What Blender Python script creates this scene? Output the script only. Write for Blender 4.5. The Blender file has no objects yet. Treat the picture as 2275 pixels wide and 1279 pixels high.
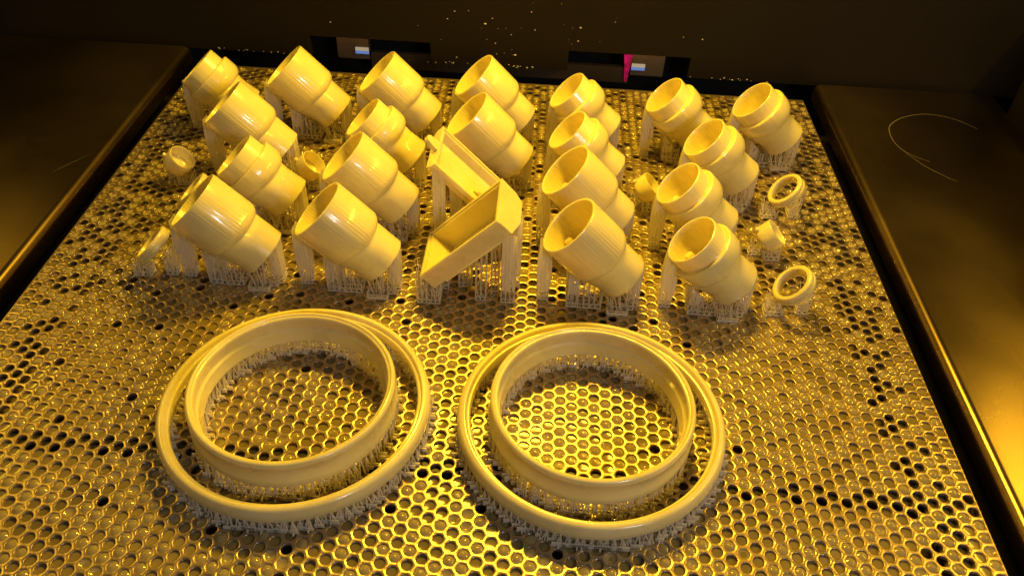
import bpy, math, random
from mathutils import Vector, Matrix

S = 0.008                      # one hole pitch of the build plate = 8 mm
sc = bpy.context.scene
col = sc.collection
rng = random.Random(7)

# ------------------------------------------------------------------ camera
F_PX, PITCH, ROLL, YAW = 1818.0, 0.72045, -0.04838, -0.02560
CAM = Vector((-31.4612, -65.9941, 47.5126))
fwd = Vector((math.sin(YAW)*math.cos(PITCH), math.cos(YAW)*math.cos(PITCH), -math.sin(PITCH)))
right = Vector((math.cos(YAW), -math.sin(YAW), 0))
down = fwd.cross(right)
r2 = math.cos(ROLL)*right + math.sin(ROLL)*down
d2 = -math.sin(ROLL)*right + math.cos(ROLL)*down
cd = bpy.data.cameras.new('camera'); cam = bpy.data.objects.new('camera', cd); col.objects.link(cam)
M = Matrix((r2, -d2, -fwd)).transposed().to_4x4(); M.translation = CAM*S
cam.matrix_world = M
cd.sensor_width = 36; cd.lens = F_PX/2275*36; cd.clip_start = 0.01; cd.clip_end = 50
sc.camera = cam

# ------------------------------------------------------------------ light
w = bpy.data.worlds.new('World'); sc.world = w; w.use_nodes = True
bg = w.node_tree.nodes['Background']
bg.inputs['Color'].default_value = (0.52, 0.55, 0.56, 1); bg.inputs['Strength'].default_value = 0.064

def area(name, loc, target, sx, sy, power, color):
    ld = bpy.data.lights.new(name, 'AREA'); ld.shape = 'RECTANGLE'; ld.size = sx*S; ld.size_y = sy*S
    ld.energy = power; ld.color = color
    o = bpy.data.objects.new(name, ld); col.objects.link(o)
    o.location = Vector(loc)*S
    o.rotation_euler = (Vector(target)-Vector(loc)).to_track_quat('-Z', 'Y').to_euler()
    return o
AMBER = (1.0, 0.59, 0.03)
area('chamber_lamp', (-30, 14, 62), (-34, -12, 0), 22, 8, 4.9, AMBER)
area('chamber_right_lamp', (47, -8, 63), (-30, -12, 0), 66, 3, 2.5, AMBER)
area('chamber_left_lamp', (-122, 10, 62), (-40, -12, 0), 70, 4, 1.3, AMBER)
area('room_light', (31, -112, 70), (-36, -12, 0), 22, 14, 1.7, (0.86, 0.86, 1.0))
sc.view_settings.view_transform = 'Standard'; sc.view_settings.look = 'None'
sc.view_settings.exposure = 0; sc.view_settings.gamma = 1

# ------------------------------------------------------------------ materials
def mat(name, base, rough=0.5, metal=0.0, **kw):
    m = bpy.data.materials.new(name); m.use_nodes = True
    b = m.node_tree.nodes['Principled BSDF']
    b.inputs['Base Color'].default_value = (*base, 1); b.inputs['Roughness'].default_value = rough
    b.inputs['Metallic'].default_value = metal
    for k, v in kw.items(): b.inputs[k.replace('_', ' ')].default_value = v
    return m, m.node_tree, b
def nodes_noise(nt, scale, detail=4, vec=None, dist=0.0, stretch=(1,1,1)):
    tc = nt.nodes.new('ShaderNodeTexCoord'); mp = nt.nodes.new('ShaderNodeMapping'); n = nt.nodes.new('ShaderNodeTexNoise')
    mp.inputs['Scale'].default_value = stretch
    nt.links.new(tc.outputs['Object'], mp.inputs['Vector']); nt.links.new(mp.outputs['Vector'], n.inputs['Vector'])
    n.inputs['Scale'].default_value = scale; n.inputs['Detail'].default_value = detail; n.inputs['Distortion'].default_value = dist
    return n, mp
def ramp(nt, src, stops):
    r = nt.nodes.new('ShaderNodeValToRGB'); nt.links.new(src, r.inputs['Fac'])
    e = r.color_ramp.elements
    while len(e) < len(stops): e.new(0.5)
    for i, (p, c) in enumerate(stops): e[i].position = p; e[i].color = (*c, 1) if len(c) == 3 else c
    return r
def bump(nt, b, src, strength, dist):
    bp = nt.nodes.new('ShaderNodeBump'); bp.inputs['Strength'].default_value = strength; bp.inputs['Distance'].default_value = dist
    nt.links.new(src, bp.inputs['Height']); nt.links.new(bp.outputs['Normal'], b.inputs['Normal'])

resin, nt, b = mat('cured_resin', (0.86, 0.83, 0.62), 0.32, IOR=1.5)
b.inputs['Subsurface Weight'].default_value = 0.6; b.inputs['Subsurface Radius'].default_value = (0.006, 0.005, 0.002)
b.inputs['Subsurface Scale'].default_value = 0.6; b.inputs['Coat Weight'].default_value = 0.7; b.inputs['Coat Roughness'].default_value = 0.07
n, _ = nodes_noise(nt, 45, 5)
r = ramp(nt, n.outputs['Fac'], [(0.3, (0.76, 0.67, 0.29)), (0.7, (0.84, 0.76, 0.38))]); nt.links.new(r.outputs['Color'], b.inputs['Base Color'])
rr = ramp(nt, n.outputs['Fac'], [(0.35, (0.22,)*3), (0.7, (0.42,)*3)]); nt.links.new(rr.outputs['Color'], b.inputs['Roughness'])

# resin with the fine streaks the layers leave along the tube axis (local x+z runs across them)
tube, nt, b = mat('layered_resin', (0.86, 0.83, 0.62), 0.26, IOR=1.5)
b.inputs['Subsurface Weight'].default_value = 0.6; b.inputs['Subsurface Radius'].default_value = (0.006, 0.005, 0.002)
b.inputs['Subsurface Scale'].default_value = 0.6; b.inputs['Coat Weight'].default_value = 0.7; b.inputs['Coat Roughness'].default_value = 0.07
n, mp = nodes_noise(nt, 420, 2)
vr = nt.nodes.new('ShaderNodeVectorRotate'); vr.rotation_type = 'Y_AXIS'; vr.inputs['Angle'].default_value = math.radians(45)
tc = [x for x in nt.nodes if x.type == 'TEX_COORD'][0]
nt.links.new(tc.outputs['Object'], vr.inputs['Vector']); nt.links.new(vr.outputs['Vector'], mp.inputs['Vector'])
mp.inputs['Scale'].default_value = (1, 1, 0.02)
bump(nt, b, n.outputs['Fac'], 0.42, 0.0006)
nt.links.new(b.inputs['Normal'].links[0].from_socket, b.inputs['Coat Normal'])
n2, _ = nodes_noise(nt, 40, 4)
r = ramp(nt, n2.outputs['Fac'], [(0.3, (0.76, 0.67, 0.29)), (0.7, (0.84, 0.76, 0.38))]); nt.links.new(r.outputs['Color'], b.inputs['Base Color'])

# thin, half see-through support resin
supm = bpy.data.materials.new('support_resin'); supm.use_nodes = True; nt = supm.node_tree; b = nt.nodes['Principled BSDF']
b.inputs['Base Color'].default_value = (0.94, 0.91, 0.80, 1); b.inputs['Roughness'].default_value = 0.22
tr = nt.nodes.new('ShaderNodeBsdfTranslucent'); tr.inputs['Color'].default_value = (0.93, 0.87, 0.70, 1)
mx = nt.nodes.new('ShaderNodeMixShader'); mx.inputs['Fac'].default_value = 0.45
nt.links.new(b.outputs[0], mx.inputs[1]); nt.links.new(tr.outputs[0], mx.inputs[2])
tp = nt.nodes.new('ShaderNodeBsdfTransparent'); mx2 = nt.nodes.new('ShaderNodeMixShader'); mx2.inputs['Fac'].default_value = 0.12
nt.links.new(mx.outputs[0], mx2.inputs[1]); nt.links.new(tp.outputs[0], mx2.inputs[2])
nt.links.new(mx2.outputs[0], nt.nodes['Material Output'].inputs['Surface'])

steel, nt, b = mat('wet_stainless_steel', (0.62, 0.56, 0.47), 0.34, 0.88)
n, _ = nodes_noise(nt, 22, 6)
r = ramp(nt, n.outputs['Fac'], [(0.3, (0.43, 0.32, 0.19)), (0.7, (0.57, 0.46, 0.32))]); nt.links.new(r.outputs['Color'], b.inputs['Base Color'])
rr = ramp(nt, n.outputs['Fac'], [(0.3, (0.42,)*3), (0.7, (0.27,)*3)]); nt.links.new(rr.outputs['Color'], b.inputs['Roughness'])
n3, _ = nodes_noise(nt, 500, 3); bump(nt, b, n3.outputs['Fac'], 0.35, 0.0004)

brushed, nt, b = mat('brushed_stainless_steel', (0.28, 0.205, 0.125), 0.36, 1.0)
b.inputs['Anisotropic'].default_value = 0.4
n, mp = nodes_noise(nt, 60, 6, stretch=(6, 0.25, 1))
bump(nt, b, n.outputs['Fac'], 0.10, 0.0004)
n2, _ = nodes_noise(nt, 9, 6)
rr = ramp(nt, n2.outputs['Fac'], [(0.3, (0.24,)*3), (0.7, (0.36,)*3)]); nt.links.new(rr.outputs['Color'], b.inputs['Roughness'])

liquid, nt, b = mat('liquid_resin', (0.42, 0.34, 0.20), 0.12, IOR=1.5)
n, _ = nodes_noise(nt, 6, 3)
r = ramp(nt, n.outputs['Fac'], [(0.35, (0.16, 0.13, 0.06)), (0.65, (0.24, 0.19, 0.09))]); nt.links.new(r.outputs['Color'], b.inputs['Base Color'])
film_m, nt, b = mat('resin_film', (0.50, 0.42, 0.20), 0.12, IOR=1.5)
n, _ = nodes_noise(nt, 12, 3)
r = ramp(nt, n.outputs['Fac'], [(0.3, (0.14, 0.11, 0.04)), (0.7, (0.28, 0.22, 0.085))]); nt.links.new(r.outputs['Color'], b.inputs['Base Color'])
drop = bpy.data.materials.new('resin_drop'); drop.use_nodes = True; nt = drop.node_tree; b = nt.nodes['Principled BSDF']
b.inputs['Base Color'].default_value = (0.44, 0.36, 0.17, 1); b.inputs['Roughness'].default_value = 0.04; b.inputs['Alpha'].default_value = 0.72; b.inputs['IOR'].default_value = 1.6
black, _, _ = mat('black_coated_metal', (0.012, 0.010, 0.008), 0.35)
bar_m, _, _ = mat('dark_frame_metal', (0.012, 0.009, 0.006), 0.45)
panel_m, nt, b = mat('dark_glossy_panel', (0.009, 0.006, 0.002), 0.42); b.inputs['Specular IOR Level'].default_value = 0.3
n, _ = nodes_noise(nt, 8, 4); rr = ramp(nt, n.outputs['Fac'], [(0.3, (0.5,)*3), (0.7, (0.65,)*3)]); nt.links.new(rr.outputs['Color'], b.inputs['Roughness'])
void_m, _, _ = mat('soot_black', (0.004, 0.003, 0.002), 0.8)
bronze, _, _ = mat('dull_steel', (0.36, 0.28, 0.18), 0.4, 0.6)
rail_m, _, _ = mat('dark_rail_steel', (0.10, 0.075, 0.04), 0.5, 0.3)
white_m, _, _ = mat('white_label', (0.75, 0.75, 0.72), 0.4)
blue_m, nt, b = mat('blue_reflection', (0.15, 0.3, 0.8), 0.4); b.inputs['Emission Color'].default_value = (0.22, 0.38, 1, 1); b.inputs['Emission Strength'].default_value = 0.4  # bluish window reflection on the bracket tabs, put in as a glowing colour
pale_m, nt, b = mat('pale_reflection', (0.6, 0.6, 0.6), 0.4); b.inputs['Emission Color'].default_value = (0.9, 0.75, 0.5, 1); b.inputs['Emission Strength'].default_value = 0.28  # paler part of that reflection, also painted as glow
mag_m, nt, b = mat('magenta_lamp', (0.6, 0.02, 0.2), 0.4); b.inputs['Emission Color'].default_value = (1, 0.01, 0.16, 1); b.inputs['Emission Strength'].default_value = 0.8
n, _ = nodes_noise(nt, 160, 4); rr = ramp(nt, n.outputs['Fac'], [(0.35, (0.15,)*3), (0.65, (1.0,)*3)])
mm = nt.nodes.new('ShaderNodeMath'); mm.operation = 'MULTIPLY'; mm.inputs[1].default_value = 0.36
nt.links.new(rr.outputs['Color'], mm.inputs[0]); nt.links.new(mm.outputs[0], b.inputs['Emission Strength'])
scratch_m, _, _ = mat('bare_scratch', (0.34, 0.28, 0.22), 0.5, 0.6)

# ------------------------------------------------------------------ mesh helpers (all coordinates in hole pitches)
class MB:
    def __init__(s): s.v = []; s.f = []
    def add(s, vs, fs):
        k = len(s.v); s.v += [tuple(v) for v in vs]; s.f += [tuple(i+k for i in f) for f in fs]
    def box(s, x0, x1, y0, y1, z0, z1):
        s.add([(x0,y0,z0),(x1,y0,z0),(x1,y1,z0),(x0,y1,z0),(x0,y0,z1),(x1,y0,z1),(x1,y1,z1),(x0,y1,z1)],
              [(0,3,2,1),(4,5,6,7),(0,1,5,4),(1,2,6,5),(2,3,7,6),(3,0,4,7)])
    def bar(s, a, b_, t, t2=None, n=4):
        a = Vector(a); b_ = Vector(b_); d = b_-a
        if d.length < 1e-5: return
        t2 = t if t2 is None else t2
        d.normalize(); u = d.cross(Vector((0.3, 0.9, 0.1))).normalized(); v = d.cross(u)
        vs = []
        for c, q in ((a, t), (b_, t2)):
            for i in range(n):
                an = 2*math.pi*(i+0.5)/n; vs.append(c + q*(math.cos(an)*u + math.sin(an)*v))
        fs = [(i, (i+1) % n, n+(i+1) % n, n+i) for i in range(n)] + [tuple(range(n-1, -1, -1)), tuple(range(n, 2*n))]
        s.add(vs, fs)
    def lathe(s, prof, o, ax, N=96, rfun=None, closed=False):
        ax = Vector(ax).normalized(); o = Vector(o)
        u = Vector((0, 1, 0)) if abs(ax.y) < .9 else Vector((1, 0, 0)); u = (u-ax*u.dot(ax)).normalized(); v = ax.cross(u)
        vs = []; rows = []
        for j, (r, t) in enumerate(prof):
            if r < 1e-6: rows.append([len(vs)]); vs.append(o+ax*t); continue
            row = []
            for i in range(N):
                a = 2*math.pi*i/N; q = r*(rfun(a, t, j) if rfun else 1)
                row.append(len(vs)); vs.append(o + ax*t + q*(math.cos(a)*u + math.sin(a)*v))
            rows.append(row)
        fs = []
        m = len(rows) if closed else len(rows)-1
        for j in range(m):
            A, B = rows[j], rows[(j+1) % len(rows)]
            for i in range(N):
                k = (i+1) % N
                if len(A) == 1 and len(B) == 1: continue
                if len(A) == 1: fs.append((A[0], B[k], B[i]))
                elif len(B) == 1: fs.append((A[i], A[k], B[0]))
                else: fs.append((A[i], A[k], B[k], B[i]))
        s.add(vs, fs)
    def mesh(s, name, m, smooth=None):
        me = bpy.data.meshes.new(name)
        me.from_pydata([(x*S, y*S, z*S) for x, y, z in s.v], [], s.f); me.materials.append(m)
        if smooth is not None:
            me.polygons.foreach_set('use_smooth', [True]*len(me.polygons))
            me.set_sharp_from_angle(angle=math.radians(smooth))
        me.update(); return me
    def build(s, name, m, parent=None, smooth=None, **props):
        return link(name, s.mesh(name, m, smooth), parent, **props)
def link(name, me, parent=None, loc=None, **props):
    o = bpy.data.objects.new(name, me); col.objects.link(o)
    if parent: o.parent = parent
    if loc is not None: o.location = Vector(loc)*S
    for k, v in props.items(): o[k] = v
    return o
def thing(name, loc, label, category, group=None):
    o = bpy.data.objects.new(name, None); col.objects.link(o); o.location = Vector(loc)*S
    o['label'] = label; o['category'] = category
    if group: o['group'] = group
    return o

# ------------------------------------------------------------------ the setting
XR, XL, YF, YN = 0.59, -74.02, 26.25, -47.0
m = MB(); m.box(-135, 60, -80, 45, -9, -8); m.build('machine_bed', void_m, kind='structure')
m = MB(); m.add([(XL+.04, YN, -1.5), (XR-.04, YN, -1.5), (XR-.04, YF-.04, -1.5), (XL+.04, YF-.04, -1.5)], [(0, 1, 2, 3)])
m.build('liquid_resin_surface', liquid, kind='structure')

# perforated plate: one hexagonal cell per hole, holes really cut, edges rolled over and a wall inside
plate = thing('build_plate', (0, 0, 0), 'perforated stainless steel build plate wet with yellow resin, under all the prints', 'build plate')
cx0, dx = 0.15, math.sqrt(3)/2
ncol = 86
N = 18; RH = 0.374
ring_r = [(RH+0.03, 0.0), (RH+0.010, -0.012), (RH, -0.045), (RH, -0.26)]
m = MB(); holes = []
cs = [(math.cos(2*math.pi*i/N), math.sin(2*math.pi*i/N)) for i in range(N)]
hexc = [(math.cos(math.pi/3*k)/math.sqrt(3), math.sin(math.pi/3*k)/math.sqrt(3)) for k in range(6)]
jmax = int(YF)
for c in range(ncol):
    X = cx0 - c*dx
    if X - 0.4 < XL: break
    odd = c % 2
    j = 0
    Y = 25.0 + 0.5*odd
    first = True
    last_col = (X - dx - 0.4 < XL)
    while Y > YN:
        vs = []
        for k, (hx, hy) in enumerate(hexc):
            px, py = X+hx, Y+hy
            if c == 0 and k in (0, 1, 5): px = XR
            if last_col and k in (2, 3, 4): px = XL
            if first and k in (1, 2): py = YF
            if first and odd and k in (0, 3): py = YF
            vs.append((px, py, 0))
        for r_, z_ in ring_r:
            vs += [(X+r_*a, Y+r_*b_, z_) for a, b_ in cs]
        fs = []
        q = N//6
        for k in range(6):
            arc = [6 + (k*q + t) % N for t in range(q+1)]
            fs.append(tuple([k, (k+1) % 6] + arc[::-1]))
        for l in range(3):
            for i in range(N):
                a = 6+l*N+i; b_ = 6+l*N+(i+1) % N
                fs.append((a, b_, b_+N, a+N))
        m.add(vs, fs)
        holes.append((X, Y)); first = False; Y -= 1.0
m.build('perforated_sheet', steel, plate, smooth=50)
m = MB()
m.box(XL, XR, YF-0.03, YF+0.03, -1.3, -0.004); m.box(XR-0.03, XR+0.03, YN, YF-0.03, -1.3, -0.004); m.box(XL-0.03, XL+0.03, YN, YF-0.03, -1.3, -0.004)
m.build('edge_skirt', steel, plate)
for x0, x1 in ((-3.1, -0.7), (-72.9, -70.5)):
    m = MB(); m.box(x0, x1, YN, YF-0.2, -0.9, -0.3); m.build('frame_bar', bar_m, plate)
for y0, y1 in ((-31.6, -30.2), (24.6, 25.6)):
    m = MB(); m.box(-70.5, -3.1, y0, y1, -0.9, -0.3); m.build('frame_bar', bar_m, plate)

# resin caught in the holes
def dome(hh, n1=14, n2=3, z0=-0.06, r=RH-0.004):
    vs = []; fs = []
    for l in range(n2):
        q = r*(1-l/n2); z = z0 + hh*(1-(q/r)**2)
        vs += [(q*math.cos(2*math.pi*i/n1), q*math.sin(2*math.pi*i/n1), z) for i in range(n1)]
    vs.append((0, 0, z0+hh))
    for l in range(n2-1):
        for i in range(n1):
            a = l*n1+i; b_ = l*n1+(i+1) % n1; fs.append((a, b_, b_+n1, a+n1))
    for i in range(n1): fs.append(((n2-1)*n1+i, (n2-1)*n1+(i+1) % n1, n2*n1))
    return vs, fs
shapes = [dome(0.16, z0=-.05), dome(0.13, z0=-.05), dome(0.12, z0=-0.10), dome(-0.14, z0=-0.04)]
smesh = []
for k, (v_, f_) in enumerate(shapes):
    mb = MB(); mb.add(v_, f_); smesh.append(mb.mesh('resin_droplet', drop, 80))
wet = []
def wn(x, y): return math.sin(x*0.21+1.3)*math.cos(y*0.17-0.4) + 0.6*math.sin(x*0.07-y*0.11)
for (X, Y) in holes:
    if Y < -44: continue
    if -32.1 < Y < -30.9 and rng.random() < 0.75: continue
    if rng.random() < 0.36 + 0.10*wn(X, Y):
        k = rng.choices([0, 1, 2, 3], [5, 4, 2, 2])[0]; wet.append((X, Y, k))
dryness = lambda X, Y: 0.03 + (0.58 if Y > -8 else 0.58*max(0, (Y+16)/8)) + (0.85 if (-4.4 < X < -1.4 or -71.9 < X < -68.9) else 0) + (1.0 if -32.1 < Y < -30.9 else 0)
mb = MB(); wetset = {(a, b_) for a, b_, c_ in wet}
for (X, Y) in holes:
    if (X, Y) in wetset and rng.random() < .5: continue
    if rng.random() < dryness(X, Y)*(1+0.3*wn(Y*1.7, X*1.3)): continue
    z = rng.choice([-0.11, -0.13, -0.16, -0.21]); v_ = [(X+(RH-.004)*math.cos(2*math.pi*i/12), Y+(RH-.004)*math.sin(2*math.pi*i/12), z+rng.uniform(-.006, .006)) for i in range(12)]+[(X, Y, z-0.03)]
    mb.add(v_, [(i, (i+1) % 12, 12) for i in range(12)])
mb.build('resin_films', film_m, plate, smooth=80, kind='stuff')
wet.sort(key=lambda h: h[1])
vis = [h for h in wet if h[1] > -40.5]
near = vis[:300]; ns = set(near)
for X, Y, k in near: link('resin_droplet', smesh[k], plate, (X, Y, 0))
mb = MB()
for X, Y, k in wet:
    if (X, Y, k) in ns: continue
    v_, f_ = shapes[k]; mb.add([(x+X, y+Y, z) for x, y, z in v_], f_)
mb.build('resin_droplets', drop, plate, smooth=80, kind='stuff')

# side plates
def rounded_slab(mb, x0, x1, y0, y1, z0, z1, rr, rc, n=6):
    # rounded vertical corners (rc) and rolled top edge (rr)
    def outline(ins):
        pts = []
        for (cx, cy, a0) in ((x1-rc, y1-rc, 0), (x0+rc, y1-rc, 90), (x0+rc, y0+rc, 180), (x1-rc, y0+rc, 270)):
            for i in range(n+1):
                a = math.radians(a0+90*i/n); q = max(rc-ins, 0.01)
                pts.append((cx+q*math.cos(a), cy+q*math.sin(a)))
        return pts
    levels = [(0, z0), (0, z1-rr)] + [(rr*(1-math.cos(math.pi/2*i/8)), z1-rr+rr*math.sin(math.pi/2*i/8)) for i in range(1, 9)]
    vs = []; fs = []
    K = 4*(n+1)
    for ins, z in levels: vs += [(x, y, z) for x, y in outline(ins)]
    for l in range(len(levels)-1):
        for i in range(K):
            a = l*K+i; b_ = l*K+(i+1) % K; fs.append((a, b_, b_+K, a+K))
    fs.append(tuple(range((len(levels)-1)*K, len(levels)*K)))
    mb.add(vs, fs)
t = thing('side_plate', (24, -10, 0), 'brushed steel deck plate right of the perforated plate, with a curved scratch', 'steel plate', 'steel deck plates beside the build plate')
m = MB(); rounded_slab(m, 2.3-24, 24.4-24, -70+10, 29.3+10, -1.0, 1.0, 0.75, 0.9); m.build('deck', brushed, t, smooth=60)
m = MB(); pts = []
def arc(cx, cy, rx, ry, a0, a1, rot, n=26):
    out = []
    for i in range(n+1):
        a = math.radians(a0+(a1-a0)*i/n); x = rx*math.cos(a); y = ry*math.sin(a)
        out.append((cx+x*math.cos(rot)-y*math.sin(rot), cy+x*math.sin(rot)+y*math.cos(rot)))
    return out
SCR = []
def scratch(parent, off, pts, wd):
    mb = MB()
    for i in range(len(pts)-1):
        q = wd*(0.35+0.65*math.sin(math.pi*(i+0.5)/(len(pts)-1)))
        (x0, y0), (x1, y1) = pts[i], pts[i+1]; L = math.hypot(x1-x0, y1-y0) or 1; nx, ny = -(y1-y0)/L*q, (x1-x0)/L*q
        mb.add([(x0-nx-off[0], y0-ny-off[1], 1.006), (x1-nx-off[0], y1-ny-off[1], 1.006), (x1+nx-off[0], y1+ny-off[1], 1.006), (x0+nx-off[0], y0+ny-off[1], 1.006)], [(0, 1, 2, 3)])
    mb.build('scratch', scratch_m, parent)
def unproj(px, py, z):
    d = (px-1137.5)/F_PX*r2 + (py-639.5)/F_PX*d2 + fwd
    q = CAM + d*((z-CAM.z)/d.z); return (q.x, q.y)
def path(pix, z=1.0, sub=4):
    P = [Vector(unproj(x, y, z)) for x, y in pix]; out = []
    for i in range(len(P)-1):
        p0, p1, p2, p3 = P[max(i-1, 0)], P[i], P[i+1], P[min(i+2, len(P)-1)]
        for k in range(sub):
            s_ = k/sub
            out.append(tuple(0.5*((2*p1)+(p2-p0)*s_+(2*p0-5*p1+4*p2-p3)*s_*s_+(3*p1-p0-3*p2+p3)*s_**3)))
    out.append(tuple(P[-1])); return out
scratch(t, (24, -10), path([(2172, 287), (2120, 265), (2060, 254), (2010, 260), (1980, 276), (1976, 294), (1990, 320), (2020, 342), (2066, 360)]), 0.045)
scratch(t, (24, -10), path([(2000, 330), (2050, 366), (2100, 392), (2128, 404)]), 0.03)
t = thing('side_plate', (-102, -10, 0), 'brushed steel deck plate left of the perforated plate, glowing at its lower corner', 'steel plate', 'steel deck plates beside the build plate')
m = MB(); rounded_slab(m, -101+102, -75.75+102, -70+10, 29.3+10, -1.0, 1.0, 0.75, 0.9); m.build('deck', brushed, t, smooth=60)
scratch(t, (-102, -10), path([(114, 384), (150, 366), (198, 344)]), 0.02)

# back panel with two cut-outs along its foot
YB = 29.7
bp = thing('back_panel', (-37, YB, 0), 'dark panel standing behind the perforated plate, speckled with resin crumbs and notched at its foot', 'panel')
segs = [(-140, -60.6, 0.35, 60), (-60.6, -45.5, 2.95, 60), (-45.5, -28.3, 0.35, 60), (-28.3, -13.2, 3.0, 60), (-13.2, 70, 0.35, 60)]
m = MB()
for x0, x1, z0, z1 in segs: m.box(x0+37, x1+37, 0, 1.2, z0, z1)
m.build('panel_sheet', panel_m, bp)
m = MB(); m.box(-140+37, 70+37, 5.5, 6, -8, 20); m.build('inner_wall', void_m, bp)
# seen through the cut-outs
def bracket(x0, flip):
    sgn = -1 if flip else 1
    def X(a, b_): return (min(x0+sgn*a, x0+sgn*b_)+37, max(x0+sgn*a, x0+sgn*b_)+37)
    a, b_ = X(2.9, 7.0); m = MB(); m.box(a, b_, 1.6, 2.4, -0.5, 4.5); m.build('bracket', bronze, bp)
    a, b_ = X(5.3, 7.0); m = MB(); m.box(a, b_, 1.3, 1.6, 0.75, 4.4); m.build('bracket_tab', bronze, bp)
    a, b_ = X(5.3, 7.0); m = MB(); m.box(a, b_, 1.22, 1.3, 0.75, 1.2); m.build('reflection_strip', pale_m, bp)  # glowing strips painted in for the window's reflection on the tab
    a, b_ = X(5.3, 7.0); m = MB(); m.box(a, b_, 1.22, 1.3, 0.35, 0.75); m.build('reflection_strip', blue_m, bp)
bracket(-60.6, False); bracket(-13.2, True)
m = MB(); m.box(-53.4+37, -20.4+37, 1.5, 2.2, -1.6, 0.5); m.build('rail', rail_m, bp)
lp = [(-21.3, 2.3), (-20.2, 2.3), (-20.35, 0.9), (-20.6, -1.3), (-20.9, -1.3), (-21.1, 0.9)]
m = MB(); m.add([(x+37, 1.25, z) for x, z in lp]+[(x+37, 1.45, z) for x, z in lp], [(0, 5, 4, 3, 2, 1), (6, 7, 8, 9, 10, 11)]+[(i, (i+1) % 6, 6+(i+1) % 6, 6+i) for i in range(6)])
m.build('magenta_lamp', mag_m, bp)
m = MB()
def crumb(x, z, s_):
    vs = []; k = rng.randint(4, 6)
    for i in range(k):
        a = 2*math.pi*i/k; q = s_*rng.uniform(0.5, 1.2); vs.append((x+q*math.cos(a), -0.01, z+q*0.8*math.sin(a)))
    vs.append((x, -0.6*s_, z)); m.add(vs, [(i, (i+1) % k, k) for i in range(k)])
for i in range(48):
    x = rng.gauss(-36, 11); z = abs(rng.gauss(0, 6.5))+0.45
    if z < 3.3 and (-60.8 < x < -45.3 or -28.5 < x < -13.0): z = 3.2+rng.uniform(0, 4)
    crumb(x+37, z, rng.choice([0.05, 0.06, 0.09, 0.16])*rng.uniform(.7, 1.3))
for i in range(60):
    x = rng.choice([rng.uniform(-73, -60.7), rng.gauss(-42, 2.5), rng.gauss(-35, 3), rng.uniform(-13, -2)])
    crumb(x+37, rng.uniform(0.36, 0.62), rng.uniform(0.05, 0.13))
m.build('resin_crumbs', supm, bp, kind='stuff')
rw = MB(); rounded_slab(rw, 26.2, 50, -70, 29.4, -1, 14, 3.0, 2.5); rw.build('right_wall', panel_m, kind='structure', smooth=60)

# ------------------------------------------------------------------ supports
def truss(mb, x0, x1, y0, y1, top, step=0.5, t=0.038, r=None, base=True, lean=0.12):
    r = r or rng
    nx = max(1, round((x1-x0)/step)); ny = max(1, round((y1-y0)/step))
    P = {}
    for i in range(nx+1):
        for j in range(ny+1):
            x = x0+(x1-x0)*i/nx; y = y0+(y1-y0)*j/ny
            tx, ty = x+r.uniform(-lean, lean), y+r.uniform(-lean, lean)
            P[i, j] = (Vector((x, y, 0)), Vector((tx, ty, max(top(tx, ty)+0.12, 0.25))))
    for k, (a, b_) in P.items():
        if r.random() < 0.93: mb.bar(a, b_, t*1.25, t*0.7)
    for (i, j), (a, b_) in P.items():
        for di, dj in ((1, 0), (0, 1)):
            if (i+di, j+dj) in P:
                c, d = P[i+di, j+dj]
                edge = (dj == 0 and j in (0, ny)) or (di == 0 and i in (0, nx))
                if base: mb.bar(a+Vector((0, 0, .06)), c+Vector((0, 0, .06)), t*1.3)
                if edge:
                    mb.bar(a+Vector((0, 0, .45)), c+Vector((0, 0, .45)), t)
                    h0 = min(b_.z, d.z)
                    z = 0.05
                    while z < h0-0.3:
                        zz = min(z+r.uniform(.6, 1.3), h0)
                        if r.random() < .8:
                            f0, f1 = (z/b_.z, zz/d.z) if r.random() < .5 else (zz/b_.z, z/d.z)
                            mb.bar(a.lerp(b_, min(f0, 1)), c.lerp(d, min(f1, 1)), t*.8)
                        z = zz
def sheet_column(mb, x0, x1, y0, y1, top, zs=0.9, t=0.05, r=None, bulge=0.18):
    # thin ribbed walls above an open trussed foot
    r = r or rng
    truss(mb, x0+.04, x1-.04, y0+.04, y1-.04, lambda x, y: zs+.1, step=0.34, t=t*.9, r=r, lean=0.02)
    cx, cy = (x0+x1)/2, (y0+y1)/2
    def side(ax, ay, bx, by, nx, ny):
        n = 9; rows = []
        for k in range(7):
            f = k/6; row = []
            for i in range(n+1):
                g = i/n; x = ax+(bx-ax)*g; y = ay+(by-ay)*g
                zt = top(x, y)
                z = zs+(zt-zs)*f; s_ = 1+bulge*math.sin(math.pi*f)*1.3
                rib = 0.014*((i % 2)*2-1)+r.uniform(-.008, .008)
                row.append((cx+(x-cx)*s_+nx*rib, cy+(y-cy)*s_+ny*rib, z))
            rows.append(row)
        vs = [p for row in rows for p in row]; W = n+1
        fs = [(k*W+i, k*W+i+1, (k+1)*W+i+1, (k+1)*W+i) for k in range(6) for i in range(n) if r.random() > (0.25 if k == 0 else 0.05)]
        mb.add(vs, fs)
    side(x0, y0, x1, y0, 0, -1); side(x1, y0, x1, y1, 1, 0); side(x1, y1, x0, y1, 0, 1); side(x0, y1, x0, y0, -1, 0)

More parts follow.
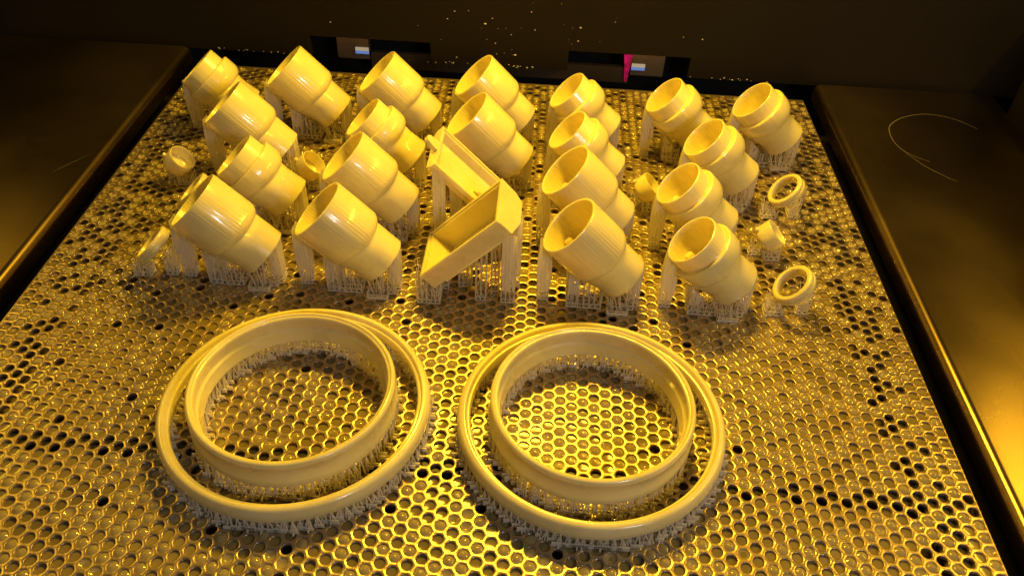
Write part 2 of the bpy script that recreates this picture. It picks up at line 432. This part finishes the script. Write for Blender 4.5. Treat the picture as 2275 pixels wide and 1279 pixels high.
# ------------------------------------------------------------------ elbows
D1 = Vector((1, 0, -1)).normalized(); PN = Vector((1, 0, 1)).normalized()
CZ = 7.82
r_ = random.Random(3)
ridge = [r_.uniform(-1, 1) for _ in range(144)]
def rf(a, t, j, amp=0.0046):
    i = int(round(a/(2*math.pi)*240)) % 240
    if t < 0.12 or t > 4.45: amp *= .2
    return 1+amp*(0.62*FL[i % 4]*(0.6+0.8*abs(ridge[i//4])) + 0.55*ridge[i % 144])
FL = (-1, 0.2, 1, 0.2)
def tube_mesh(kind):
    mb = MB(); o = (0, 0, CZ)
    if kind == 'plain':
        prof = [(0, 4.1), (2.1, 4.08), (2.42, 3.85), (2.50, 0.14), (2.54, 0.03), (2.60, 0.0), (2.69, 0.0), (2.74, 0.03), (2.76, 0.10),
                (2.76, 2.2), (2.76, 3.75), (2.73, 4.0), (2.64, 4.22), (2.48, 4.44), (2.25, 4.60), (1.9, 4.64), (0, 4.66)]
    else:
        prof = [(0, 4.1), (1.5, 4.05), (1.72, 3.85), (1.84, 2.6), (2.04, 2.2), (2.12, 1.1), (2.16, 0.98), (2.23, 0.95), (2.29, 0.98), (2.32, 1.06),
                (2.32, 2.32), (2.35, 2.40), (2.62, 2.40), (2.71, 2.45), (2.75, 2.56), (2.76, 3.5), (2.73, 3.8), (2.63, 4.1), (2.43, 4.38), (2.15, 4.55), (1.8, 4.62), (0, 4.64)]
    if kind == 'plain': mb.lathe(prof, o, D1, 240, rf)
    else: mb.lathe(prof, o, D1, 240, lambda a, t, j: rf(a, t, j) if j > 16 else 1)
    return mb.mesh('socket', tube, 28)
EC = Vector((5.16, 0.1, CZ-5.15)); RO = 2.2
def outlet_mesh(kind='plain'):
    # straight behind and on top, flowing out of the socket in one soft cone at the front
    mb = MB(); L = 3.4; n = 26
    prof = [(0.01, -L)]+[(RO, -L+L*i/n) for i in range(n)]+[(RO, -0.05), (RO-.03, -0.01), (RO-0.07, 0.0), (0, 0.0)]
    def rfun(a, t, j):
        if t < -L+.001 and j == 0: return 1
        # angle of this generatrix measured from the side that faces -y, a little towards the underside
        f = 0.5-0.5*math.cos(a-0.45); w = max(0, (f-0.5)/0.5); w = w*w*(3-2*w)
        u = min(max((t+L)/(L-0.9), 0), 1); bl = (1-u)**2*(1+2*u)
        nk = 0.08*(1-w)*max(0, 1-abs((t+1.9)/1.7))**.8 if kind != 'plain' else 0
        return 1-nk+w*bl*(2.70-RO)/RO + 0.0012*ridge[int(a*20) % 144]
    mb.lathe(prof, EC, D1, 96, rfun)
    return mb.mesh('outlet_pipe', resin, 28)
def peg_mesh(kind):
    t0, q = (1.85, 2.1) if kind == 'plain' else (2.6, 1.5); a = math.radians(307 if kind == 'plain' else 296)
    mb = MB(); mb.lathe([(0.42, 4.3-t0), (0.36, 0.14), (0.30, 0.02), (0, 0.0)], Vector((0, 0, CZ))+D1*t0+Vector((0, q*math.cos(a), 0))+PN*(q*math.sin(a)), D1, 24)
    return mb.mesh('peg', resin, 30)
def under(x, y, kind='plain'):   # underside of the socket
    R, t0 = (2.76, 0.0) if kind == 'plain' else (2.32, 0.95)
    if kind != 'plain' and x > 0.1: R = 2.74
    yy = min(abs(y), R-.2); q = R-math.sqrt(R*R-yy*yy)
    h = (R-q)*.707
    return CZ-2*h-x      # point (t*.707-h, CZ-t*.707-h)
def under_out(x, y):
    # underside of the outlet's end disc
    yy = min(abs(y-0.1), 2.2); hgt = math.sqrt(max(RO**2-yy*yy, 0.01))
    zb = EC.z-hgt*.707; xb = EC.x-hgt*.707
    return zb+(xb-x) if x < xb else zb+(x-xb)
def support_meshes(seed, kind):
    r = random.Random(seed); st = kind != 'plain'
    U = lambda x, y: under(x, y, kind)
    both = lambda x, y: min(U(x, y), 9) if x < 2.6 else max(min(U(x, y), 9), under_out(x, y) if x > 3.4 else 0)
    a = MB(); x0 = -0.95 if st else -2.1
    xr = -0.97 if st else -1.95
    sheet_column(a, x0, x0+1.0, -0.6, 0.4, lambda x, y: U(max(x, xr), y)+.1, r=r)
    b_ = MB(); o = 1.0 if st else 0.0
    truss(b_, 0.45+o, 3.4+o*.5, -1.3, 1.1, both, step=0.48, r=r, lean=.2)
    sheet_column(b_, 0.45+o, 1.35+o, -1.2, 0.9, lambda x, y: U(x, y)+.05, r=r, zs=1.0, bulge=0.02)
    c = MB(); x0 = 3.95
    truss(c, x0, x0+1.75, -1.95, -0.95, lambda x, y: 0.34, step=0.5, t=.04, r=r)
    c.box(x0, x0+1.75, -1.98, -1.94, 0, .3)
    for k in range(11):
        x = r.uniform(x0, x0+1.4); y = r.uniform(-1.8, -0.9)
        c.bar((x, y, .1), (x+r.uniform(-.9, .2), y+r.uniform(-.1, .5), under_out(x, y)+.25), .045, .03)
    d = MB(); sheet_column(d, 5.75, 6.65, -0.75, 0.5, lambda x, y: under_out(x, y)+.05, r=r, zs=1.0, bulge=0.0)
    truss(d, 5.0, 6.2, -1.2, 0.8, lambda x, y: under_out(x, y), step=.6, r=r)
    return [('support_column', a), ('support_lattice', b_), ('support_foot', c), ('support_column', d)]
supvar = {k: [[(n_, mb.mesh(n_, supm)) for n_, mb in support_meshes(s_, k)] for s_ in (11, 12, 13)] for k in ('plain', 'stepped')}
out_me = {k: outlet_mesh(k) for k in ('plain', 'stepped')}
def proto(kind, name):
    t = bpy.data.objects.new(name, None); col.objects.link(t)
    me = tube_mesh(kind)
    link('socket', me, t); link('outlet_pipe', out_me[kind], t); link('peg', peg_mesh(kind), t)
    for n_, me_ in supvar[kind][0]: link(n_, me_, t)
    return t
protos = {'plain': proto('plain', 'pipe_elbow'), 'stepped': proto('stepped', 'pipe_elbow')}
used = set()
def copy_thing(src, kind, var):
    o = src.copy(); col.objects.link(o); k = 0
    for ch in src.children:
        c = ch.copy(); col.objects.link(c); c.parent = o
        if ch.name.startswith('support'): c.data = supvar[kind][var][k][1]; k += 1
    return o
elbows = [
 ('stepped', -68.3, 11.8, 'cream pipe elbow with stepped collar, alone at the far left corner of the plate'),
 ('plain', -62.1, 3.6, 'cream pipe elbow with plain mouth just in front of the far left corner elbow'),
 ('stepped', -59.25, -4.45, 'cream pipe elbow with stepped collar and a white glint, directly behind the frontmost left elbow'),
 ('plain', -59.35, -12.55, 'large plain pipe elbow at the front left, hiding a small ring behind its mouth'),
 ('plain', -58.4, 11.8, 'plain pipe elbow in the back row, second from the left and touching no other'),
 ('plain', -48.6, 11.8, 'plain pipe elbow in the back row with a stepped elbow in front of its mouth'),
 ('stepped', -49.2, 3.6, 'stepped pipe elbow wedged between two plain ones, left of the tray with a tab'),
 ('plain', -48.7, -4.45, 'plain pipe elbow right of the tiny cup, with long bright glints along its tube'),
 ('plain', -49.1, -12.55, 'plain pipe elbow at the front between the front left elbow and the lower open tray'),
 ('plain', -38.6, 12.3, 'plain pipe elbow in the middle of the back row, behind another plain elbow'),
 ('plain', -38.5, 4.2, 'plain pipe elbow right behind the tray with a tab, its tube leaning over it'),
 ('stepped', -29.5, 11.6, 'stepped pipe elbow rearmost in the column of four right of the trays'),
 ('stepped', -29.4, 3.6, 'stepped pipe elbow second from the back in the column of four right of the trays'),
 ('plain', -28.9, -4.5, 'plain wide-mouthed elbow third in the column of four, its peg half hidden'),
 ('plain', -28.55, -12.6, 'plain wide-mouthed elbow at the front of its column, peg visible inside, ribbed tube'),
 ('stepped', -19.4, 11.8, 'stepped pipe elbow in the back row beside the magenta light'),
 ('stepped', -10.3, 11.9, 'stepped pipe elbow at the far right corner of the plate'),
 ('stepped', -16.25, 3.75, 'stepped pipe elbow diagonally in front of the far right corner one'),
 ('stepped', -19.5, -4.45, 'stepped pipe elbow behind the front right elbow, next to a tiny cup'),
 ('stepped', -19.15, -12.55, 'smooth stepped elbow at the front right, with a bright peg inside its collar'),
]
for i, (kind, x, y, lab) in enumerate(elbows):
    if kind not in used: o = protos[kind]; used.add(kind)
    else: o = copy_thing(protos[kind], kind, rng.randrange(3))
    o.location = Vector((x, y, 0))*S
    o['label'] = lab; o['category'] = 'pipe elbow'; o['group'] = 'cream pipe elbows leaning in rows on their supports'

# ------------------------------------------------------------------ big rings
def big_ring(kind, x, y, lab):
    inner = kind == 'inner'
    if inner:
        prof = [(6.40, 1.46), (6.43, 1.75), (6.52, 2.1), (6.56, 2.45), (6.74, 2.62), (6.72, 3.25), (6.70, 3.5), (6.74, 3.62), (6.82, 3.68), (6.90, 3.68), (6.94, 3.76), (7.03, 3.81), (7.13, 3.79), (7.23, 3.69), (7.29, 3.5), (7.26, 3.35),
                (7.18, 3.2), (7.18, 2.45), (7.30, 2.2), (7.36, 1.9), (7.30, 1.55), (7.0, 1.42), (6.7, 1.4)]
        rm, zb = 6.85, 1.22
        spans = [(6.45, 1.3), (6.85, 1.2), (7.25, 1.5)]
    else:
        prof = [(8.78, 1.0), (8.72, 1.3), (8.72, 1.7), (8.78, 1.84), (8.88, 1.88), (8.96, 1.86), (9.0, 1.92), (9.04, 2.08), (9.12, 2.16), (9.30, 2.17), (9.48, 2.06), (9.60, 1.85), (9.66, 1.55), (9.66, 1.2), (9.58, 0.95), (9.3, 0.85), (9.0, 0.86)]
        spans = [(8.85, 1.0), (9.2, .86), (9.58, 1.0)]
    t = thing('big_ring', (x, y, 0), lab, 'ring', 'two nested pairs of big rings lying at the front')
    mb = MB(); mb.lathe(prof, (0, 0, 0), (0, 0, 1), 160, closed=True); mb.build('ring_body', resin, t, smooth=40)
    mb = MB(); r = random.Random(int(x*7)+(1 if inner else 2))
    for (q, zb) in spans:
        n = int(2*math.pi*q/0.50)
        for i in range(n):
            a = 2*math.pi*(i+r.uniform(-.1, .1))/n; ca, sa = math.cos(a), math.sin(a)
            cx, cy = round(q*1.01*ca/0.3)*0.3, round(q*1.01*sa/0.3)*0.3
            if r.random() < .85: L_ = r.uniform(.26, .5); mb.box(cx-L_, cx+L_, cy-.05, cy+.05, 0.0, r.uniform(.26, .42))
            if r.random() < .5: mb.box(cx-.05, cx+.05, cy-.24, cy+.24, 0.012, .2)
            for s_ in (-1, 1):
                dx_, dy_ = -sa*.22*s_, ca*.22*s_
                top_ = Vector((q*ca+dx_*r.uniform(-.4, .4), q*sa+dy_*r.uniform(-.4, .4), zb+.12))
                mb.bar((cx+dx_, cy+dy_, .05), top_, .06, .045)
            if r.random() < .7: mb.bar((cx, cy, .05), (q*ca, q*sa, zb+.1), .06, .045)
    mb.build('support_struts', supm, t, kind='stuff')
big_ring('outer', -47.65, -27.75, 'outer wide low ring of the left nested pair')
big_ring('inner', -47.7, -27.75, 'inner tall lipped ring of the left nested pair')
big_ring('outer', -26.3, -27.3, 'outer wide low ring of the right nested pair')
big_ring('inner', -26.35, -27.3, 'inner tall lipped ring of the right nested pair')

# ------------------------------------------------------------------ small rings
ring_axis = D1
def small_ring_meshes():
    mb = MB()
    prof = [(1.40, 0.80), (1.40, 0.12), (1.45, 0.02), (1.54, 0.0), (1.70, 0.0), (1.80, 0.05), (1.84, 0.14), (1.84, 0.40), (1.80, 0.46), (1.80, 0.50), (1.86, 0.55), (1.87, 0.62), (1.86, 0.80), (1.80, 0.88), (1.5, 0.88), (1.42, 0.86)]
    mb.lathe(prof, (0, 0, 3.13), D1, 72, closed=True); body = mb.mesh('ring_body', resin, 40)
    r = random.Random(5)
    def low(x, y):
        yy = min(abs(y), 1.85); h = math.sqrt(1.9**2-yy*yy); return 3.13-h*.707-.5
    a = MB(); truss(a, -1.7, -0.2, -0.9, 0.1, lambda x, y: 1.25 if x < -1 else 1.0, step=.42, r=r, lean=.2, t=.05)
    for k in range(12): a.bar((r.uniform(-1.9, -.2), r.uniform(-1.3, .6), .1), (r.uniform(-1.6, -.3), r.uniform(-1.2, 1.2), r.uniform(1.2, 1.8)), .06, .03)
    c = MB(); truss(c, 1.1, 2.0, -0.5, 0.9, lambda x, y: 1.2+1.3*(x-.6), step=.36, r=r, lean=.15, t=.05)
    for k in range(9): c.bar((r.uniform(1, 2), r.uniform(-.5, .9), .1), (r.uniform(.6, 2), r.uniform(-1.1, 1.2), r.uniform(1.6, 2.9)), .06, .03)
    return body, a.mesh('support_lattice', supm), c.mesh('support_lattice', supm)
rb, ra, rc_ = small_ring_meshes()
def small_ring(x, y, lab):
    t = thing('small_ring', (x, y, 0), lab, 'ring', 'small tilted rings at the edges of the plate')
    link('ring_body', rb, t); link('support_lattice', ra, t); link('support_lattice', rc_, t)
small_ring(-7.2, 1.9, 'small tilted ring right of the stepped elbows, the one farther from the viewer')
small_ring(-9.3, -12.4, 'small tilted ring at the front right, below the tiny tabbed cup')
small_ring(-64.1, -12.6, 'small tilted ring left of the frontmost left elbow, seen edge-on')
small_ring(-63.4, -4.3, 'small tilted ring peeping out behind the mouth of the frontmost left elbow')

# ------------------------------------------------------------------ tiny cups
def cup_meshes():
    mb = MB()
    prof = [(0, 1.35), (0.9, 1.32), (1.14, 1.15), (1.22, 0.1), (1.26, 0.0), (1.33, 0.0), (1.36, 0.08), (1.34, 1.2), (1.28, 1.45), (1.1, 1.62), (0.6, 1.7), (0, 1.7)]
    mb.lathe(prof, (0, 0, 2.85), -PN, 64)
    body = mb.mesh('cup_body', resin, 40)
    mb = MB(); mb.lathe([(0, -.35), (.2, -.28), (.24, 0), (.24, .6)], Vector((0, 0, 2.85))-PN*1.2+Vector((-1.0, 0, 1.0))*.9, (1, 0, -1), 20); tab = mb.mesh('stub', resin, 40)
    r = random.Random(8); a = MB()
    truss(a, -0.75, 0.65, -0.7, 0.35, lambda x, y: 1.15, step=.45, r=r, lean=.08, t=.05)
    c = MB(); truss(c, -2.0, -0.9, 0.0, 0.8, lambda x, y: 1.5, step=.42, r=r, lean=.15, t=.05)
    return body, tab, a.mesh('support_lattice', supm), c.mesh('support_lattice', supm)
cb, ct, ca, cc = cup_meshes()
def tiny_cup(x, y, lab):
    t = thing('tiny_cup', (x, y, 0), lab, 'cup', 'tiny tilted cups scattered between the elbows')
    link('cup_body', cb, t); link('stub', ct, t); link('support_lattice', ca, t); link('support_lattice', cc, t)
tiny_cup(-66.15, 1.1, 'tiny tilted cup standing by itself near the left edge of the plate')
tiny_cup(-53.25, 1.7, 'tiny tilted cup squeezed between two columns of elbows on the left')
tiny_cup(-19.85, 1.6, 'tiny tilted cup behind a stepped elbow collar on the right')
tiny_cup(-9.0, -5.0, 'tiny tilted cup between the two small rings near the right edge')

# ------------------------------------------------------------------ trays
def tray(loc, adir, length, width, prof, depth_in, lab, tab=False, holes_=False):
    # loc: rim corner nearest the camera at the low/left end; adir: unit long axis; depth axis = into the tray
    A = Vector(adir).normalized(); Y = Vector((0, 1, 0)); Dp = A.cross(Y).normalized()
    if Dp.z > 0: Dp = -Dp
    t = thing('open_tray', loc, lab, 'tray', 'two open trays leaning against each other in a V')
    P = lambda a, y, d: A*a + Y*y + Dp*d
    mb = MB()
    # outer prism
    n = len(prof); vs = [P(0, y, d) for y, d in prof] + [P(length, y, d) for y, d in prof]
    fs = [(i, i+1, n+i+1, n+i) for i in range(n-1)] + [tuple(range(n)), tuple(range(2*n-1, n-1, -1))]
    mb.add(vs, fs)
    # rim, step and cavity
    w0, w1, w2 = 0.0, 0.28, 0.62
    def rect(ins, d, insl=None): 
        l = ins if insl is None else insl
        return [P(l, ins, d), P(length-l, ins, d), P(length-l, width-ins, d), P(l, width-ins, d)]
    loops = [rect(0, 0), rect(0.2, 0), rect(0.2, 0.16), rect(0.42, 0.16), rect(0.42, 0.24), rect(0.62, depth_in, 0.95)]
    k = len(mb.v); vs = [p for L in loops for p in L]; fs = []
    for l in range(len(loops)-1):
        for i in range(4): fs.append((l*4+i, l*4+(i+1) % 4, (l+1)*4+(i+1) % 4, (l+1)*4+i))
    fs.append(tuple(range((len(loops)-1)*4, len(loops)*4)))
    mb.add(vs, fs)
    mb.build('tray_body', resin, t)
    if tab:
        mb = MB(); pts = []
        for i in range(9):
            a = math.radians(90+180*i/8); pts.append((-0.75+0.55*math.cos(a), 2.9+0.55*math.sin(a)))
        pts += [(0.0, 2.2), (0.0, 3.6)]
        vs = [P(a, y, .05) for a, y in pts] + [P(a, y, .45) for a, y in pts]; n = len(pts)
        mb.add(vs, [tuple(range(n)), tuple(range(2*n-1, n-1, -1))]+[(i, (i+1) % n, n+(i+1) % n, n+i) for i in range(n)])
        mb.build('tab', resin, t)
        mb = MB(); c = P(length*0.62, width*0.42, depth_in)
        mb.bar(c, c-Dp*.5, .16, .16, 8); mb.bar(c+A*.6-Dp*.12, c-A*.5-Dp*.12, .12, .12, 6); mb.build('stud', resin, t)
    return t, P
q = 1/math.sqrt(2)
tF, PF = tray((-40.55, -14.5, 2.85), (q, 0, q), 8.95, 5.95, [(0, 0), (0, .34), (.09, .40), (.09, 1.75), (2.3, 2.6), (5.2, 2.6), (5.75, 1.8), (5.95, 0)], 2.2,
          'open tray rising to the right in front of the other tray, smooth slanted walls')
tB, PB = tray((-40.05, -7.2, 9.35), (q, 0, -q), 9.4, 6.2, [(0, 0), (0, .42), (.5, 1.15), (5.7, 1.15), (6.2, .8), (6.2, 0)], 0.95,
          'open tray sloping down to the right behind the other tray, with a rounded tab', tab=True)
def sup_at(parent, base, boxes, seed):
    r = random.Random(seed); b0 = Vector(base)
    for (kind, x0, x1, y0, y1, top) in boxes:
        mb = MB()
        if kind == 'c': sheet_column(mb, x0, x1, y0, y1, top, r=r, zs=1.3, bulge=0.0)
        else: truss(mb, x0, x1, y0, y1, top, step=.36, r=r, t=.04)
        mb.v = [(x-b0.x, y-b0.y, z-b0.z) for x, y, z in mb.v]
        mb.build('support_column' if kind == 'c' else 'support_lattice', supm, parent)
def ft(x, y):  # underside of the front tray: plane through the low outer edge
    base = Vector((-40.55, -14.5, 2.85)); d = 1.75 if y < -13.6 else 2.6
    # points with depth d: base + A*a + Dp*d ; Dp = (q,0,-q)
    a = (x-base.x-q*d)/q; a = max(a, -0.0)
    if x < base.x+q*d: return base.z-(x-base.x)
    return base.z+q*a-q*d
sup_at(tF, (-40.55, -14.5, 2.85), [
    ('t', -40.8, -38.9, -14.6, -12.9, ft), ('t', -40.2, -38.4, -12.6, -10.2, ft),
    ('c', -33.75, -32.55, -13.9, -12.8, lambda x, y: min(ft(x, -14), 7.3)), ('t', -35.9, -35.05, -13.8, -12.9, ft), ('t', -37.5, -36.4, -12.1, -11.2, ft),
    ('c', -32.9, -32.2, -11.8, -10.9, lambda x, y: 7.3), ('t', -34.6, -34.0, -13.0, -12.3, ft)], 21)
def bt(x, y):  # underside of the back tray
    base = Vector((-40.05, -7.2, 9.35)); return base.z-(x-base.x)-0.45*2*q if y < -6.4 else base.z-(x-base.x)-2*q*1.15
sup_at(tB, (-40.05, -7.2, 9.35), [
    ('c', -40.3, -39.3, -7.2, -6.2, lambda x, y: bt(max(x, -40.0), -7)), ('c', -39.0, -38.0, -5.6, -4.4, bt), ('c', -37.4, -36.0, -6.4, -4.0, bt),
    ('t', -35.4, -33.6, -6.0, -2.5, bt)], 22)
